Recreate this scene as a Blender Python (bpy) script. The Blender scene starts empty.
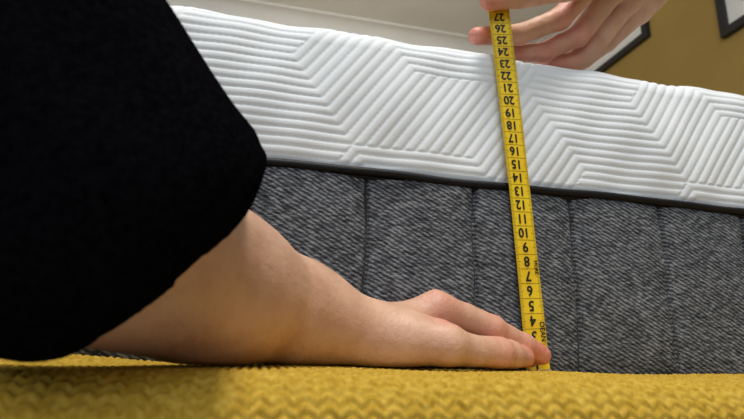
import bpy, math, numpy as np
from mathutils import Vector, Matrix
rng=np.random.RandomState(4)
scn=bpy.context.scene
scn.view_settings.view_transform='Standard'

# ---------------------------------------------------------------- helpers
def link(o,parent=None):
    scn.collection.objects.link(o)
    if parent is not None: o.parent=parent
    return o
def empty(name):
    e=bpy.data.objects.new(name,None); e.empty_display_size=.02
    return link(e)
def mesh_obj(name,verts,faces,mat=None,parent=None,smooth=True):
    me=bpy.data.meshes.new(name)
    me.from_pydata([tuple(v) for v in verts],[],[tuple(f) for f in faces]); me.update()
    if smooth: me.polygons.foreach_set('use_smooth',[True]*len(me.polygons))
    o=bpy.data.objects.new(name,me)
    if mat: me.materials.append(mat)
    return link(o,parent)
def grid_mesh(name,P,mat,parent=None):
    """P: (n,m,3) array"""
    n,m=P.shape[:2]
    me=bpy.data.meshes.new(name)
    V=P.reshape(-1,3).astype(np.float32)
    i,j=np.meshgrid(np.arange(n-1),np.arange(m-1),indexing='ij')
    a=(i*m+j).ravel(); F=np.stack([a,a+m,a+m+1,a+1],1).astype(np.int32)
    me.vertices.add(len(V)); me.vertices.foreach_set('co',V.ravel())
    me.loops.add(F.size); me.loops.foreach_set('vertex_index',F.ravel())
    me.polygons.add(len(F)); me.polygons.foreach_set('loop_start',np.arange(0,F.size,4,dtype=np.int32))
    me.polygons.foreach_set('loop_total',np.full(len(F),4,dtype=np.int32))
    me.polygons.foreach_set('use_smooth',np.ones(len(F),dtype=bool))
    me.update(calc_edges=True); me.validate()
    me.materials.append(mat)
    o=bpy.data.objects.new(name,me)
    return link(o,parent)
def box(name,lo,hi,mat,parent=None,bev=0):
    x0,y0,z0=lo;x1,y1,z1=hi
    v=[(x0,y0,z0),(x1,y0,z0),(x1,y1,z0),(x0,y1,z0),(x0,y0,z1),(x1,y0,z1),(x1,y1,z1),(x0,y1,z1)]
    f=[(0,3,2,1),(4,5,6,7),(0,1,5,4),(1,2,6,5),(2,3,7,6),(3,0,4,7)]
    o=mesh_obj(name,v,f,mat,parent,smooth=False)
    if bev:
        b=o.modifiers.new('b','BEVEL'); b.width=bev; b.segments=3
    return o
def tube(name,pts,r,mat,parent=None,n=12):
    pts=[Vector(p) for p in pts]; V=[];F=[]
    for i,p in enumerate(pts):
        t=(pts[min(i+1,len(pts)-1)]-pts[max(i-1,0)]).normalized()
        u=t.cross(Vector((0,0,1)));
        if u.length<1e-3:u=Vector((1,0,0))
        u.normalize(); w=t.cross(u)
        for k in range(n):
            a=2*math.pi*k/n; V.append(p+u*r*math.cos(a)+w*r*math.sin(a))
    for i in range(len(pts)-1):
        for k in range(n):
            F.append((i*n+k,i*n+(k+1)%n,(i+1)*n+(k+1)%n,(i+1)*n+k))
    F.append(tuple(range(n))[::-1]); F.append(tuple(range((len(pts)-1)*n,len(pts)*n)))
    return mesh_obj(name,V,F,mat,parent)

class NT:
    def __init__(s,name,rough=.8,**kw):
        s.m=bpy.data.materials.new(name); s.m.use_nodes=True
        s.n=s.m.node_tree.nodes; s.l=s.m.node_tree.links
        s.b=s.n['Principled BSDF']; s.b.inputs['Roughness'].default_value=rough
        for k,v in kw.items(): s.b.inputs[k.replace('_',' ')].default_value=v
        s.tc=s.n.new('ShaderNodeTexCoord')
    def map(s,scale=(1,1,1),rot=(0,0,0)):
        m=s.n.new('ShaderNodeMapping'); m.inputs['Scale'].default_value=scale; m.inputs['Rotation'].default_value=rot
        s.l.new(s.tc.outputs['Object'],m.inputs['Vector']); return m.outputs['Vector']
    def noise(s,scale,detail=2,vec=None,rough=.5,dist=0):
        t=s.n.new('ShaderNodeTexNoise'); t.inputs['Scale'].default_value=scale; t.inputs['Detail'].default_value=detail
        t.inputs['Roughness'].default_value=rough; t.inputs['Distortion'].default_value=dist
        s.l.new(vec if vec else s.tc.outputs['Object'],t.inputs['Vector']); return t.outputs['Fac']
    def wave(s,scale,vec=None,direction='Z',dist=0,dscale=1,detail=1):
        t=s.n.new('ShaderNodeTexWave'); t.wave_type='BANDS'; t.bands_direction=direction
        t.inputs['Scale'].default_value=scale; t.inputs['Distortion'].default_value=dist
        t.inputs['Detail'].default_value=detail; t.inputs['Detail Scale'].default_value=dscale
        s.l.new(vec if vec else s.tc.outputs['Object'],t.inputs['Vector']); return t.outputs['Fac']
    def ramp(s,fac,stops):
        r=s.n.new('ShaderNodeValToRGB'); e=r.color_ramp.elements
        while len(e)<len(stops): e.new(.5)
        for k,(p,c) in enumerate(stops): e[k].position=p; e[k].color=(*c,1)
        s.l.new(fac,r.inputs['Fac']); return r.outputs['Color']
    def math(s,op,a,b):
        m=s.n.new('ShaderNodeMath'); m.operation=op
        for i,x in enumerate((a,b)):
            if isinstance(x,(int,float)): m.inputs[i].default_value=x
            else: s.l.new(x,m.inputs[i])
        return m.outputs[0]
    def color(s,c):
        if isinstance(c,tuple): s.b.inputs['Base Color'].default_value=(*c,1)
        else: s.l.new(c,s.b.inputs['Base Color'])
    def bump(s,h,strength=.5,dist=.001):
        b=s.n.new('ShaderNodeBump'); b.inputs['Strength'].default_value=strength; b.inputs['Distance'].default_value=dist
        s.l.new(h,b.inputs['Height']); s.l.new(b.outputs['Normal'],s.b.inputs['Normal'])

def srgb(r,g,b):
    f=lambda c:(c/255/12.92) if c/255<=.04045 else ((c/255+.055)/1.055)**2.4
    return (f(r),f(g),f(b))

# ---------------------------------------------------------------- materials
t=NT('white_knit',.85); t.color(t.ramp(t.noise(9,3),[(.3,srgb(216,221,225)),(.7,srgb(228,232,235))]))
t.bump(t.noise(1100,2),.25,.0005); M_white=t.m
t=NT('grey_weave',1.0,Specular_IOR_Level=.10)
v=t.map((1,1,1),(0,math.radians(-28),0))
v2=t.map((.40,1,1.25),(0,math.radians(-28),0))
w1=t.wave(120,v,'Z',2.2,1.6,2)
n1=t.noise(720,2,v2,.6); n2=t.noise(1700,1); n3=t.noise(60,3); n4=t.noise(330,2,v2)
f=t.math('ADD',t.math('ADD',t.math('MULTIPLY',n1,.40),t.math('MULTIPLY',w1,.14)),t.math('ADD',t.math('MULTIPLY',n4,.29),t.math('MULTIPLY',n3,.10)))
f=t.math('ADD',f,t.math('MULTIPLY',n2,.08))
t.color(t.ramp(f,[(.36,srgb(34,36,40)),(.50,srgb(76,79,84)),(.63,srgb(140,143,148))])); t.bump(f,.9,.0012); M_grey=t.m
t=NT('black_piping',.55,Specular_IOR_Level=.25); t.color(t.ramp(t.noise(500),[(.3,(.0025,.0025,.0035)),(.7,(.007,.007,.009))])); t.bump(t.noise(900),.3,.0004); M_pipe=t.m
t=NT('seam_thread',.9); t.color(t.ramp(t.noise(900),[(.3,srgb(34,36,40)),(.7,srgb(58,60,65))])); M_thread=t.m
t=NT('mustard_knit',1.0,Specular_IOR_Level=.08)
t.color(t.ramp(t.noise(300,2),[(.3,srgb(166,132,44)),(.5,srgb(184,150,56)),(.72,srgb(200,168,74))])); t.bump(t.noise(1600,2),.3,.0003); M_must=t.m
t=NT('mustard_paint',.8); t.color(t.ramp(t.noise(3,3),[(.3,srgb(158,130,66)),(.7,srgb(168,139,74))])); t.bump(t.noise(120,3),.1,.002); M_wall=t.m
t=NT('ceiling_paint',.85); t.color(t.ramp(t.noise(4,2),[(.3,srgb(220,218,212)),(.7,srgb(228,226,220))])); M_ceil=t.m
t=NT('carpet',.95); t.color(t.ramp(t.noise(200,3),[(.3,srgb(120,110,98)),(.7,srgb(150,140,126))])); t.bump(t.noise(300),.5,.004); M_floor=t.m
t=NT('black_frame',.4); t.color(t.ramp(t.noise(30),[(.3,(.008,.008,.009)),(.7,(.014,.014,.016))])); M_frame=t.m
t=NT('mat_board',.8); t.color(t.ramp(t.noise(30),[(.3,srgb(225,225,222)),(.7,srgb(232,232,228))])); M_mat=t.m
t=NT('print_paper',.6); t.color(t.ramp(t.noise(7,4,dist=1),[(.35,srgb(70,72,76)),(.5,srgb(140,142,144)),(.65,srgb(200,200,198))])); M_print=t.m
t=NT('black_cotton',1.0,Specular_IOR_Level=.0); t.color(t.ramp(t.noise(500,3),[(.3,(.0018,.0018,.0026)),(.7,(.005,.005,.0065))])); t.bump(t.noise(900,2),.5,.0008); M_black=t.m
t=NT('tape_yellow',.35); t.color(t.ramp(t.noise(60,3),[(.3,srgb(232,192,16)),(.7,srgb(242,208,30))])); M_tape=t.m
t=NT('tape_ink',.5); t.color((.006,.006,.006)); M_ink=t.m
t=NT('tape_clip_metal',.3,Metallic=1.0); t.color(t.ramp(t.noise(300),[(.3,(.5,.5,.5)),(.7,(.7,.7,.7))])); M_metal=t.m
t=NT('nail',.3); t.color(t.ramp(t.noise(200),[(.3,srgb(214,162,148)),(.7,srgb(226,180,166))])); M_nail=t.m
t=NT('dark_wood',.5); t.color(t.ramp(t.noise(20,3,t.map((1,1,8))),[(.3,(.03,.018,.01)),(.7,(.07,.04,.02))])); M_wood=t.m

t=NT('skin',.5,Subsurface_Weight=.2,Subsurface_Scale=.004)
t.b.inputs['Subsurface Radius'].default_value=(1,.35,.2)
at=t.n.new('ShaderNodeAttribute'); at.attribute_name='red'
c1=t.ramp(t.noise(55,4),[(.3,srgb(194,150,124)),(.7,srgb(214,174,148))])
c2=t.ramp(t.noise(90,4),[(.3,srgb(202,124,106)),(.7,srgb(218,146,126))])
mx=t.n.new('ShaderNodeMix'); mx.data_type='RGBA'
t.l.new(at.outputs['Fac'],mx.inputs[0]); t.l.new(c1,mx.inputs[6]); t.l.new(c2,mx.inputs[7]); t.color(mx.outputs[2])
hh=t.math('ADD',t.math('MULTIPLY',t.noise(900,3),.4),t.noise(220,3,t.map((1.5,.6,1.2))))
t.bump(hh,.45,.0010); M_skin=t.m

# ---------------------------------------------------------------- room
box('floor',(-1.6,-2.0,-.47),(1.9,2.7,-.42),M_floor)
box('wall_back',(-1.6,2.59,-.42),(1.9,2.69,2.0),M_wall)
box('wall_right',(1.8,-2.0,-.42),(1.9,2.59,2.0),M_wall)
box('ceiling',(-1.6,-2.0,2.0),(1.9,2.69,2.06),M_ceil)
def coving(name,p0,p1,inw):
    prof=[(0,-.10),(.008,-.10),(.008,-.088)]+[(.012+.075*(1-math.cos(a)),-.088+.075*math.sin(a)) for a in np.linspace(0,math.pi/2,8)]+[(.10,-.012),(.10,0),(0,0)]
    V=[];F=[];n=len(prof)
    for p in (p0,p1):
        for (d,z) in prof: V.append((p[0]+inw[0]*d,p[1]+inw[1]*d,p[2]+z))
    for k in range(n): F.append((k,(k+1)%n,n+(k+1)%n,n+k))
    F.append(tuple(range(n)));F.append(tuple(range(2*n-1,n-1,-1)))
    return mesh_obj(name,V,F,M_ceil,smooth=False)
coving('trim_1',(-1.6,2.59,2.0),(1.8,2.59,2.0),(0,-1))
coving('trim_2',(1.8,-2.0,2.0),(1.8,2.59,2.0),(-1,0))
box('baseboard_back',(-1.6,2.572,-.42),(1.8,2.59,-.30),M_ceil)
box('baseboard_right',(1.782,-2.0,-.42),(1.8,2.572,-.30),M_ceil)

def picture(y0,y1,z0,z1):
    e=empty('picture_frame'); x=1.8; w=.035
    box('bar_bottom',(x-.025,y0,z0),(x,y1,z0+w),M_frame,e,.002); box('bar_top',(x-.025,y0,z1-w),(x,y1,z1),M_frame,e,.002)
    box('bar_near',(x-.025,y0,z0+w),(x,y0+w,z1-w),M_frame,e,.002); box('bar_far',(x-.025,y1-w,z0+w),(x,y1,z1-w),M_frame,e,.002)
    box('mat',(x-.010,y0+w,z0+w),(x-.002,y1-w,z1-w),M_mat,e)
    box('print',(x-.012,y0+w+.07,z0+w+.07),(x-.0101,y1-w-.07,z1-w-.07),M_print,e)
picture(1.60,2.22,1.535,1.87)
picture(.72,1.22,1.285,1.80)

# ---------------------------------------------------------------- mattress
mat_e=empty('mattress')
ZP,ZT,RC=.133,.2435,.020
X0,X1=-.75,1.2
# quilting: stitched nested zigzag chevrons (bands in directions that join at the fold lines)
def quilt(x,z):
    s=.070; n=10; per=s*math.sin(math.pi/3)/n
    x0=x;x=x/1.25+.022; z=z*1.0-.030
    a1=np.array([1.5*s, math.sqrt(3)/2*s]); a2=np.array([0,math.sqrt(3)*s])
    i0=np.round(x/a1[0])
    bx=np.zeros_like(x);bz=np.zeros_like(x);bd=np.full_like(x,9.);bi=np.zeros_like(x)
    for di in (-1,0,1):
        i=i0+di; j0=np.round((z-i*a1[1])/a2[1])
        for dj in (-1,0,1):
            j=j0+dj; cx=i*a1[0]; cz=i*a1[1]+j*a2[1]
            d=(x-cx)**2+(z-cz)**2; m=d<bd
            bd=np.where(m,d,bd); bx=np.where(m,x-cx,bx); bz=np.where(m,z-cz,bz); bi=np.where(m,i,bi)
    ang=np.degrees(np.arctan2(bz,bx))%360
    r3=math.sqrt(3)/2
    cA=ang<120; cB=(ang>=120)&(ang<240)
    d0=bz; d240=(-.5*bz+r3*bx)
    alt=(bi%2)==0
    d=np.where(cA,d0,np.where(cB,d240,np.where(alt,d0,d240)))
    ph=d/per; fr=np.abs(ph-np.round(ph))*per
    along=np.where(cA,bx,np.where(cB,-.5*bx-r3*bz,np.where(alt,bx,-.5*bx-r3*bz)))
    st=.72+.28*np.cos(2*math.pi*along/.0036)
    g=np.exp(-(fr/.0008)**2)*st
    puff=np.sin(math.pi*np.clip(fr/(per/2),0,1)/2)**.8
    return .62*puff+.38*(1-g)
dx=.00105
xs=np.arange(X0+.45,X1-.35+dx,dx)
prof=[]
L1=ZT-RC-ZP
for s in np.arange(0,L1,.0009): prof.append((0,ZP+s,0,-1,s))
for a in np.linspace(0,math.pi/2,34): prof.append((RC-RC*math.cos(a),ZT-RC+RC*math.sin(a),math.sin(a),-math.cos(a),L1+RC*a))
for s in np.arange(.001,.05,.001): prof.append((RC+s,ZT,1,0,L1+RC*math.pi/2+s))
prof=np.array(prof)
py,pz,nz_,ny_,ps=[prof[:,k] for k in range(5)]
def cover(name,xs):
    Xg,Sg=np.meshgrid(xs,ps,indexing='ij')
    h=quilt(Xg,Sg+ZP)
    edge=np.clip(Sg/.006,0,1)
    puff=.00105*h*(.25+.75*edge)
    und=.0011*np.sin(Xg*23+1)*np.sin(Sg*30)+.0008*np.sin(Xg*61+Sg*40)+.0004*np.sin(Xg*140-Sg*90)+.002*np.sin(math.pi*np.clip(Sg/L1,0,1))
    off=puff+und*edge-.0015*(1-edge)
    P=np.stack([Xg+0*Sg, py[None,:]+ny_[None,:]*off, pz[None,:]+nz_[None,:]*off+ .0003*np.sin(Xg*17)*edge],2)
    grid_mesh(name,P,M_white,mat_e)
cover('quilted_cover',xs)
cover('quilted_cover_head',np.arange(X0,X0+.4501,.003))
cover('quilted_cover_foot',np.arange(xs[-1],X1,.003))
box('cover_top',(X0,RC+.045,ZP),(X1,1.37,ZT+.001),M_white,mat_e)
zs=np.arange(.0,ZP+.0005,.0012); xg=np.arange(X0+.6,X1-.45,.0008)
def seamx(k,z): return .072+.075*k+.0006*math.sin(z*90+k*2.1)
def border(name,xg):
    Xg,Zg=np.meshgrid(xg,zs,indexing='ij')
    ph=(Xg-.072)/.075; k=np.round(ph)
    fr=np.abs(Xg-(.072+.075*k+.0006*np.sin(Zg*90+k*2.1)))
    q=np.clip(Zg/ZP,0,1)
    off=.0032*np.clip(fr/.015,0,1)**.5-.0034*np.exp(-(fr/.0013)**2)+.001*np.sin(math.pi*q)+.0008*np.sin(Xg*47+Zg*33)*np.sin(Zg*41)
    off+=.0005*np.exp(-(np.abs(fr-.004)/.003)**2)*np.sin(Zg*260+Xg*40)
    off-=.002*np.exp(-((ZP-Zg)/.004)**2)
    off-=.003*np.exp(-(Zg/.01)**2)
    grid_mesh(name,np.stack([Xg,-off+.001,Zg],2),M_grey,mat_e)
border('grey_border',xg); border('grey_border_head',np.arange(X0,X0+.601,.003)); border('grey_border_foot',np.arange(xg[-1],X1,.003))
for k in range(-10,15):
    tube('seam_%d'%(k+11),[(seamx(k,z),.0030+.0022*math.exp(-(z/.01)**2),z) for z in np.arange(.001,ZP-.001,.004)],.0006,M_thread,mat_e,6)
box('grey_core',(X0,.0085,.0),(X1,1.37,ZP-.0005),M_grey,mat_e)
tube('piping',[(x,-.0020+.0004*math.sin(x*60),ZP-.0004+.0006*math.sin(x*31)+.0003*math.sin(x*83)) for x in np.arange(X0,X1,.008)],.0027,M_pipe,mat_e)
tube('piping_flange',[(x,.0006,ZP-.0034+.0006*math.sin(x*31)) for x in np.arange(X0,X1,.01)],.0015,M_pipe,mat_e,8)

# ---------------------------------------------------------------- bed frame + mustard knitted blanket
bed=empty('bed_frame')
ZB=.0076; YF=-.150; R=.018; YS=-.0045
bl=empty('knitted_blanket')
def bedpath(s):
    L=-(YF+R)+YS
    y=YS-s;z=np.full_like(s,ZB);ny=np.zeros_like(s);nz=np.ones_like(s)
    a=np.clip((s-L)/R,0,math.pi/2); m=s>=L
    y=np.where(m,YF+R-R*np.sin(a),y); z=np.where(m,ZB-R+R*np.cos(a),z)
    ny=np.where(m,-np.sin(a),ny);nz=np.where(m,np.cos(a),nz)
    ex=np.clip(s-L-R*math.pi/2,0,None); z=z-ex
    return y,z,ny,nz
def bedsheet(name,xa,xb,d,fine=True,smax=.28):
    xs=np.arange(xa,xb+d*.5,d); ss=np.arange(0,smax,d)
    X,S=np.meshgrid(xs,ss,indexing='ij')
    y,z,ny,nz=bedpath(S)
    h=0
    if fine:
        # chevron knit: raised stitches leaning alternately left and right
        colw=.0074
        c=X/colw+.08*np.sin(S*60); ci=np.floor(c); cf=c-ci
        lean=np.abs(cf-.5)*.0062
        sp=S+lean+.0004*np.sin(X*70+S*40)
        row=np.floor(sp/.0042); fs=sp/.0042-row
        h=.0020*np.sin(math.pi*fs)**.7*(.25+.75*np.abs(np.sin(2*math.pi*cf))**.5)
        h=h*(.90+.13*np.sin(ci*3.7+row*2.3))
    und=.0006*np.sin(X*19+.6)*np.exp(-((S-.05)/.08)**2)+.0005*np.sin(X*43+S*15)
    und=und+.0035*np.exp(-((S-.018)/.010)**2)*np.exp(-((X+.085)/.04)**2)
    o=h+und-.0015*np.exp(-(S/.004)**2)
    return grid_mesh(name,np.stack([X,y+ny*o,z+nz*o],2),M_must,bl)
bedsheet('blanket_middle',-.34,.62,.0008,True,.20)
bedsheet('blanket_hem',-.34,.62,.004,False,.30)
bedsheet('blanket_foot',.62,1.25,.01,False,.30)
bedsheet('blanket_head',-.8,-.34,.01,False,.30)
box('rail',(-.8,YF+.004,-.30),(1.25,1.42,-.022),M_must,bed,.01)
box('platform',(-.8,YF+R,-.03),(1.25,1.42,-.002),M_must,bed)
for k,(x,y) in enumerate([(-.72,-.08),(1.17,-.08),(-.72,1.34),(1.17,1.34)]):
    V=[];F=[]
    for i,(z,r) in enumerate([(-.42,.018),(-.30,.03)]):
        for a in range(16): V.append((x+r*math.cos(a*math.pi/8),y+r*math.sin(a*math.pi/8),z))
    F=[(a,(a+1)%16,16+(a+1)%16,16+a) for a in range(16)]+[tuple(range(15,-1,-1)),tuple(range(16,32))]
    mesh_obj('leg_%d'%(k+1),V,F,M_wood,bed)

# ---------------------------------------------------------------- tape measure
tape=empty('tape_measure')
W=.0162
def tc(s):
    s=.04+(s-.04)*.976
    x=.1862-.062*s-.02*s*s*1.0
    y=-.0068-.0010*math.sin(min(max(s/.27,0),1)*math.pi)
    z=s
    if s>.285:
        a=(s-.285)/.03
        y=-.0068+.03*(1-math.cos(min(a,1.4))); z=.285+.03*math.sin(min(a,1.4))
    return Vector((x,y,z))
def tfr(s):
    c=tc(s); t=(tc(s+.0005)-tc(s-.0005)).normalized()
    tw=math.radians(-4+8*math.sin(s*14))
    w=Vector((math.cos(tw),math.sin(tw),0)); w=(w-t*w.dot(t)).normalized()
    n=w.cross(t).normalized()
    if n.y>0:n=-n
    return c,w,t,n
def tp(s,u,lift=0):
    c,w,t,n=tfr(s); return c+w*u+n*lift
V=[];F=[];ss=np.arange(.001,.335,.002)
for s in ss:
    for u,l in ((-W/2,.0),(-W/2,.0005),(W/2,.0005),(W/2,.0)): V.append(tp(s,u,l))
for i in range(len(ss)-1):
    for k in range(4): F.append((i*4+k,i*4+(k+1)%4,i*4+4+(k+1)%4,i*4+4+k))
F+= [(0,1,2,3),tuple(range(len(ss)*4-1,len(ss)*4-5,-1))]
mesh_obj('ribbon',V,F,M_tape,tape,smooth=False)
V=[];F=[]
def quad(s0,s1,u0,u1):
    b=len(V)
    for s,u in ((s0,u0),(s0,u1),(s1,u1),(s1,u0)): V.append(tp(s,u,.0006))
    F.append((b,b+1,b+2,b+3))
for mm in range(8,318):
    s=mm/1000+.005
    if mm%10==0:
        quad(s-.00014,s+.00014,-W/2,W/2-.0)
    elif mm%5==0:
        quad(s-.00012,s+.00012,-W/2,-W/2+.0030); quad(s-.00012,s+.00012,W/2-.0030,W/2)
    else:
        quad(s-.0001,s+.0001,-W/2,-W/2+.0019); quad(s-.0001,s+.0001,W/2-.0019,W/2)
mesh_obj('ticks',V,F,M_ink,tape,smooth=False)
def text_mesh(name,body,s,u,size,rot,sx=1.0,bold=.0):
    cu=bpy.data.curves.new(name,'FONT'); cu.body=body; cu.size=size*20; cu.align_x='CENTER'; cu.align_y='CENTER'; cu.resolution_u=6
    o=bpy.data.objects.new(name,cu); scn.collection.objects.link(o)
    dg=bpy.context.evaluated_depsgraph_get(); me=bpy.data.meshes.new_from_object(o.evaluated_get(dg))
    bpy.data.objects.remove(o)
    c=math.cos(rot); sn=math.sin(rot)
    pts=[(v.co.x/20,v.co.y/20) for v in me.vertices]; fs=[tuple(p.vertices) for p in me.polygons]
    ys=[p[1] for p in pts]; cy=(max(ys)+min(ys))/2
    V=[];F=[]
    offs=[(0,0)]+([(bold,0),(-bold,0),(0,bold),(0,-bold)] if bold else [])
    for q,(ox,oy) in enumerate(offs):
        b=len(V)
        for (x,y) in pts:
            x=x*sx+ox; y=y-cy+oy
            V.append(tp(s+x*sn+y*c,u+x*c-y*sn,.00075+q*.00002))
        F+=[tuple(b+i for i in f) for f in fs]
    mesh_obj(name,V,F,M_ink,tape,smooth=False)
for n in range(1,32):
    text_mesh('number_%d'%n,str(n),n/100,-.0006,.0092 if n>9 else .0096,math.pi,.90,.00026)
text_mesh('maker_text','DEAN',.033,.0058,.0048,-math.pi/2,1.0,.00012)
text_mesh('small_text','MORE',.076,.0060,.0036,-math.pi/2,1.0,.00006)
V=[];F=[]
for s in (.0005,.009):
    for u,l in ((-W/2-.0004,-.0006),(-W/2-.0004,.0011),(W/2+.0004,.0011),(W/2+.0004,-.0006)): V.append(tp(s,u,l))
F=[(0,1,5,4),(1,2,6,5),(2,3,7,6),(3,0,4,7),(0,3,2,1),(4,5,6,7)]
mesh_obj('end_clip',V,F,M_metal,tape,smooth=False)

# ---------------------------------------------------------------- implicit-surface limbs
def cone(P,a,b,ra,rb):
    a=np.array(a,np.float32);b=np.array(b,np.float32);ab=b-a
    h=np.clip(((P-a)@ab)/float(ab@ab),0,1)
    return np.linalg.norm(P-a-h[...,None]*ab,axis=-1)-(ra+(rb-ra)*h)
def smin(a,b,k):
    h=np.clip(.5+.5*(b-a)/k,0,1); return b*(1-h)+a*h-k*h*(1-h)
def smax(a,b,k): return -smin(-a,-b,k)
def chain(P,pts,k=.003):
    d=None
    for (a,ra),(b,rb) in zip(pts[:-1],pts[1:]):
        c=cone(P,a,b,ra,rb); d=c if d is None else smin(d,c,k)
    return d
def grid(lo,hi,h):
    ax=[np.arange(l,u+h,h,dtype=np.float32) for l,u in zip(lo,hi)]
    return np.stack(np.meshgrid(*ax,indexing='ij'),-1)
def nets(V,lo,h):
    s=V<0; sh=np.array(V.shape)-1
    pos=np.zeros((*sh,3),np.float32);cnt=np.zeros(sh,np.float32)
    sl=lambda o:tuple(slice(o[k],o[k]+sh[k]) for k in range(3))
    for ax in range(3):
        oth=[k for k in range(3) if k!=ax]
        for p in (0,1):
            for q in (0,1):
                o=[0,0,0];o[oth[0]]=p;o[oth[1]]=q;o2=list(o);o2[ax]=1
                a=V[sl(o)];b=V[sl(o2)];m=(s[sl(o)]!=s[sl(o2)])
                tt=np.where(m,a/np.where(m,a-b,1),0)
                for k in range(3):
                    val=tt if k==ax else o[k]
                    pos[...,k]+=np.where(m,val,0)
                cnt+=m
    act=cnt>0; idx=np.full(sh,-1,np.int64); idx[act]=np.arange(act.sum())
    base=np.argwhere(act); pv=pos[act]/cnt[act][:,None]
    verts=(base+pv)*h+np.array(lo)
    faces=[]
    for ax in range(3):
        b_,c_=(ax+1)%3,(ax+2)%3
        o2=[slice(None)]*3;o1=[slice(None)]*3;o1[ax]=slice(0,-1);o2[ax]=slice(1,None)
        s1=s[tuple(o1)];s2=s[tuple(o2)]
        e=np.argwhere(s1!=s2)
        e=e[(e[:,b_]>0)&(e[:,c_]>0)&(e[:,b_]<sh[b_])&(e[:,c_]<sh[c_])]
        inside=s1[e[:,0],e[:,1],e[:,2]]
        def cell(db,dc):
            q=e.copy();q[:,b_]+=db;q[:,c_]+=dc
            return idx[q[:,0],q[:,1],q[:,2]]
        f=np.stack([cell(-1,-1),cell(0,-1),cell(0,0),cell(-1,0)],1)
        f=np.where(inside[:,None],f,f[:,::-1]); faces.append(f)
    F=np.concatenate(faces); F=F[(F>=0).all(1)]
    return verts,F
def limb_mesh(name,V,F,mat,parent,red=None,it=3):
    me=bpy.data.meshes.new(name)
    F=F.astype(np.int32)
    me.vertices.add(len(V)); me.vertices.foreach_set('co',V.astype(np.float32).ravel())
    me.loops.add(F.size); me.loops.foreach_set('vertex_index',F.ravel())
    me.polygons.add(len(F)); me.polygons.foreach_set('loop_start',np.arange(0,F.size,4,dtype=np.int32))
    me.polygons.foreach_set('loop_total',np.full(len(F),4,dtype=np.int32))
    me.polygons.foreach_set('use_smooth',np.ones(len(F),dtype=bool))
    me.update(calc_edges=True); me.validate(); me.materials.append(mat)
    if red is not None:
        r=np.zeros(len(V),np.float32)
        for c,rad in red: r+=np.exp(-(np.linalg.norm(V-np.array(c),axis=1)/rad)**2)
        a=me.attributes.new('red','FLOAT','POINT'); a.data.foreach_set('value',np.clip(r,0,1).astype(np.float32))
    o=link(bpy.data.objects.new(name,me),parent)
    sm=o.modifiers.new('s','SMOOTH'); sm.factor=.5; sm.iterations=it
    return o
def nail(name,c,along,up,parent,l=.0058,w=.0048):
    a=Vector(along).normalized(); u=Vector(up); u=(u-a*u.dot(a)).normalized(); b=a.cross(u)
    V=[];F=[];N=14;M=5
    for i in range(M+1):
        r=i/M
        for k in range(N):
            t_=2*math.pi*k/N
            ca=math.copysign(abs(math.cos(t_))**.8,math.cos(t_)); sa=math.copysign(abs(math.sin(t_))**.8,math.sin(t_))
            p=Vector(c)+a*(l*r*ca)+b*(w*r*sa)+u*(-.0030*(r*sa)**2-.0008*(r*ca)**2+.0003)
            V.append(p)
    for i in range(M):
        for k in range(N): F.append((i*N+k,i*N+(k+1)%N,(i+1)*N+(k+1)%N,(i+1)*N+k))
    o=mesh_obj(name,V,F,M_nail,parent); so=o.modifiers.new('t','SOLIDIFY'); so.thickness=.0006; so.offset=0
    return o

def hand_field(P,fingers,palm,arm,kf=.006,kp=.010,ridges=(),creases=()):
    df=None
    for f in fingers:
        c=chain(P,f,.0025); df=c if df is None else smin(df,c,.0006)
    dp=None
    for (a,ra,b,rb) in palm:
        c=cone(P,a,b,ra,rb); dp=c if dp is None else smin(dp,c,kp)
    d=smin(df,dp,kf)
    if arm:
        da=None
        for (a,ra,b,rb) in arm:
            c=cone(P,a,b,ra,rb); da=c if da is None else smin(da,c,.012)
        d=smin(d,da,.014)
    for (a,ra,b,rb) in ridges:
        d=smin(d,cone(P,a,b,ra,rb),.005)
    for (c0,ax,rad) in creases:
        c0=np.array(c0,np.float32); ax=np.array(ax,np.float32); ax/=np.linalg.norm(ax)
        q=P-c0; tt=q@ax; r=np.linalg.norm(q,axis=-1)
        for k in (-.0024,.0,.0024):
            d=d+.0009*np.exp(-((tt-k)/.00075)**2)*np.exp(-(r/rad)**2)
    return d

# ---- lower arm: black sleeve, forearm and hand pressing the tape end
arm_e=empty('person_arm')
idx_=[((.1085,-.033,.0425),.0098),((.1265,-.0305,.0390),.0078),((.1440,-.0275,.0330),.0086),((.1560,-.0245,.0285),.0071),((.1670,-.0215,.0245),.0077),((.1825,-.0168,.0188),.0062)]
mid_=[((.112,-.022,.0365),.0095),((.150,-.0135,.0245),.0082),((.166,-.0130,.0195),.0072),((.1765,-.0135,.0165),.0058)]
rin_=[((.107,-.016,.027),.009),((.138,-.0120,.0185),.0078),((.152,-.0120,.0170),.0068),((.163,-.0125,.0165),.006)]
pin_=[((.100,-.014,.020),.008),((.122,-.0120,.0175),.007),((.136,-.0120,.0168),.0062),((.145,-.0125,.0162),.0054)]
thb_=[((.080,-.050,.0245),.0130),((.1040,-.0585,.0220),.0112),((.1200,-.0535,.0195),.0084),((.1380,-.0460,.0188),.0092),((.1500,-.0375,.0178),.0086),((.1650,-.0275,.0168),.0062)]
palm=[((.0720,-.0360,.0250),.0138,(.1085,-.034,.0415),.0094),((.0720,-.030,.0245),.0135,(.112,-.022,.0345),.0100),((.070,-.026,.024),.0135,(.107,-.018,.027),.0095),
      ((.070,-.022,.023),.012,(.100,-.016,.021),.0085),((.072,-.044,.0240),.0130,(.086,-.0505,.0245),.0130)]
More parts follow.
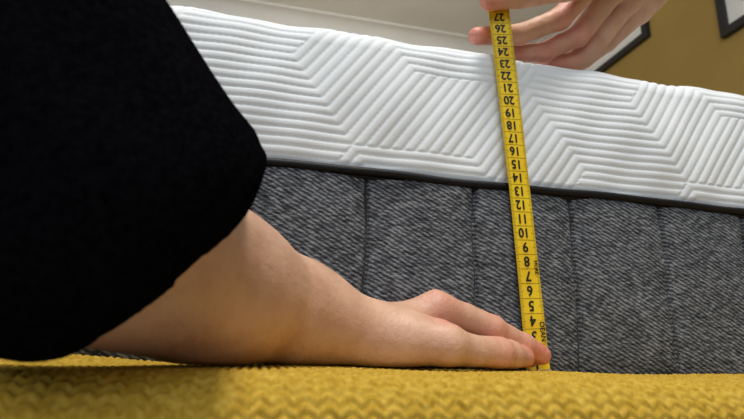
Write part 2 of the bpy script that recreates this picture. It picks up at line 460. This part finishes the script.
arm=[((.0720,-.029,.0250),.0150,(.0283,-.037,.0345),.0245),((.0720,-.043,.0245),.0145,(.0283,-.053,.0350),.0240),
     ((.0283,-.0448,.0355),.0255,(-.0132,-.0847,.0430),.0330),((-.0132,-.0847,.0430),.0330,(-.050,-.135,.055),.0390)]
ridges=[((.077,-.036,.0372),.0022,(.1060,-.0345,.0505),.0022),((.076,-.0465,.0352),.0024,(.1010,-.0575,.0335),.0020),((.070,-.030,.0385),.0012,(.109,-.024,.0450),.0015),
        ((.055,-.0505,.0440),.0018,(.077,-.043,.0372),.0018)]
creases=[((.1440,-.0275,.0400),(.0355,.0055,-.0105),.008),((.1670,-.0215,.0305),(.0165,.005,-.0055),.007),((.1380,-.049,.0270),(.034,.013,-.004),.008),((.100,-.052,.034),(.03,.0,.0),.007)]
lo=(-.10,-.19,.0);hi=(.20,.004,.108);hh_=.0012
P=grid(lo,hi,hh_)
D=hand_field(P,[idx_,mid_,rin_,pin_,thb_],palm,arm,ridges=ridges,creases=creases)
D=smax(D,.0102-P[...,2],.003)       # flesh flattens where it rests on the blanket
V,F=nets(D.astype(np.float32),lo,hh_)
red=[(idx_[0][0],.012),(idx_[2][0],.010),(idx_[5][0],.013),(mid_[0][0],.009),(thb_[5][0],.013),(thb_[3][0],.011),(mid_[3][0],.01),((.104,-.057,.034),.008)]
limb_mesh('forearm_and_hand',V,F,M_skin,arm_e,red,2)
nail('index_nail',(.1798,-.0188,.0251),(.0165,.005,-.0055),(-.02,-.25,1),arm_e,.0050,.0043)
nail('thumb_nail',(.1615,-.0328,.0213),(.0155,.0095,-.002),(0,-.8,.75),arm_e,.0056,.0048)
# sleeve
sl=[((.000,-.0950,.046),.0400),((-.0258,-.1167,.0500),.0430),((-.0520,-.1476,.0630),.0480),((-.0800,-.1569,.1020),.0470),((-.1320,-.163,.1544),.048),((-.19,-.20,.25),.056),((-.25,-.30,.34),.066)]
lo=(-.33,-.39,-.005);hi=(.06,-.04,.43);hs=.0026
P=grid(lo,hi,hs)
D=chain(P,sl,.026)
D=D-.0018*np.sin(P[...,0]*95+P[...,2]*70)*np.sin(P[...,1]*60+P[...,2]*45)-.001*np.sin(P[...,0]*170-P[...,1]*140+P[...,2]*60)
inner=chain(P,[(a,r-.004) for a,r in sl[:3]],.022)
cn=np.array([.60,.40,-.58]);cn/=np.linalg.norm(cn); cp=np.array((-.021,-.1550,.0370))
pl=((P-cp.astype(np.float32))@cn.astype(np.float32))+.0012*np.sin(P[...,2]*120+P[...,0]*60)
D=D+.0010*np.exp(-((pl+.016)/.0016)**2)
D=smax(D,pl,.020)
D=np.maximum(D,-np.maximum(inner,-(pl+.02)))
D=smax(D,.0108-P[...,2],.002)
V,F=nets(D.astype(np.float32),lo,hs)
limb_mesh('sleeve',V,F,M_black,arm_e)

# ---- upper hand pinching the tape above the mattress edge
hand_e=empty('person_hand')
idx2=[((.270,.008,.333),.0110),((.252,.0110,.311),.0090),((.2335,.013,.289),.0095),((.2140,.0135,.2780),.0080),((.1955,.0135,.2675),.0084),((.1570,.0095,.2570),.0068)]
mid2=[((.2924,.020,.3327),.0110),((.2585,.027,.2851),.0095),((.242,.0285,.276),.0082),((.226,.030,.2655),.0085),((.1946,.029,.2595),.0070)]
rin2=[((.3172,.034,.3343),.0105),((.2824,.041,.2855),.0093),((.2598,.043,.2695),.0082),((.2387,.041,.2640),.0070)]
pin2=[((.3417,.046,.3374),.0095),((.3084,.053,.3035),.0083),((.2835,.054,.2820),.0073),((.2600,.051,.2625),.0063)]
thb2=[((.3113,.006,.3505),.0150),((.2500,-.008,.310),.0114),((.222,-.0125,.2960),.0090),((.195,-.0168,.2850),.0096),((.180,-.0180,.2788),.0096),((.1565,-.0150,.2718),.0074)]
wr2=(.411,.028,.428)
palm2=[(wr2,.020,(.270,.010,.335),.0115),(wr2,.020,(.2924,.020,.3347),.012),((.405,.034,.425),.020,(.3172,.034,.3363),.012),
       ((.412,.040,.420),.018,(.3417,.046,.3394),.012),((.40,.02,.425),.018,(.3113,.006,.3505),.0155),((.3113,.006,.3505),.015,(.268,-.001,.322),.0125)]
arm2=[((.405,.022,.425),.021,(.50,.01,.53),.030),((.418,.038,.421),.019,(.515,.03,.52),.028),((.507,.02,.525),.032,(.62,.0,.66),.042)]
cre2=[((.2335,.006,.289),(.036,0,.042),.010),((.1955,.0075,.268),(.036,0,.018),.008),((.195,-.0245,.285),(.03,0,.014),.009),((.226,.023,.266),(.033,0,.01),.008),((.2598,.036,.2715),(.03,0,.02),.008)]
lo=(.14,-.05,.235);hi=(.58,.10,.62);h2=.0015
P=grid(lo,hi,h2)
D=hand_field(P,[idx2,mid2,rin2,pin2,thb2],palm2,arm2,creases=cre2)
V,F=nets(D.astype(np.float32),lo,h2)
red=[(idx2[2][0],.014),(idx2[5][0],.018),(mid2[1][0],.014),(mid2[3][0],.012),(mid2[4][0],.018),(rin2[3][0],.014),(pin2[3][0],.014),(thb2[5][0],.014),(thb2[3][0],.009)]
limb_mesh('hand_and_forearm',V,F,M_skin,hand_e,red,2)
nail('thumb_nail',(.1635,-.0256,.2760),(-.0225,.0035,-.007),(0,-1,.15),hand_e,.0062,.0053)
sl2=[((.50,.02,.52),.042),((.56,.01,.59),.046),((.66,-.01,.70),.052)]
lo=(.44,-.08,.45);hi=(.74,.10,.78);P=grid(lo,hi,.004)
D=chain(P,sl2,.02)-.0015*np.sin(P[...,0]*90+P[...,2]*60)
n_=np.array([-.66,.06,-.75],np.float32);n_/=np.linalg.norm(n_);pl=(P-np.array((.515,.02,.54),np.float32))@n_
D=np.maximum(D,pl)
V,F=nets(D.astype(np.float32),lo,.004); limb_mesh('sleeve',V,F,M_black,hand_e)

# ---------------------------------------------------------------- lights
w=bpy.data.worlds.new('w'); scn.world=w; w.use_nodes=True
w.node_tree.nodes['Background'].inputs[0].default_value=(.86,.93,1,1); w.node_tree.nodes['Background'].inputs[1].default_value=.42
def area(name,loc,target,size,energy,col):
    l=bpy.data.lights.new(name,'AREA'); l.size=size; l.energy=energy; l.color=col
    o=bpy.data.objects.new(name,l); o.location=loc; o.rotation_euler=(Vector(target)-Vector(loc)).to_track_quat('-Z','Y').to_euler(); link(o)
area('ceiling_light',(.12,-.42,1.75),(.2,0,.15),.30,26,(1,.95,.88))
area('window_light',(-.5,-1.8,1.2),(.2,.2,.2),1.2,15,(.88,.95,1))
area('room_light',(.4,1.2,1.2),(.3,2.2,2.0),.6,7,(1,.95,.88))

# ---------------------------------------------------------------- camera
cam=bpy.data.cameras.new('camera'); co=bpy.data.objects.new('camera',cam); link(co)
Rr=Vector((.9732,-.2285,.0272)).normalized(); Fw=Vector((.2139,.9418,.2592)).normalized()
Up=Rr.cross(Fw).normalized(); Rr=Fw.cross(Up).normalized()
m=Matrix.Identity(4)
for i in range(3): m[i][0]=Rr[i];m[i][1]=Up[i];m[i][2]=-Fw[i]
m[0][3],m[1][3],m[2][3]=0,-.3315,.0167
co.matrix_world=m
cam.sensor_width=36; cam.lens=25.98; cam.clip_start=.01; cam.clip_end=50
cam.dof.use_dof=True; cam.dof.focus_distance=.325; cam.dof.aperture_fstop=14
scn.camera=co
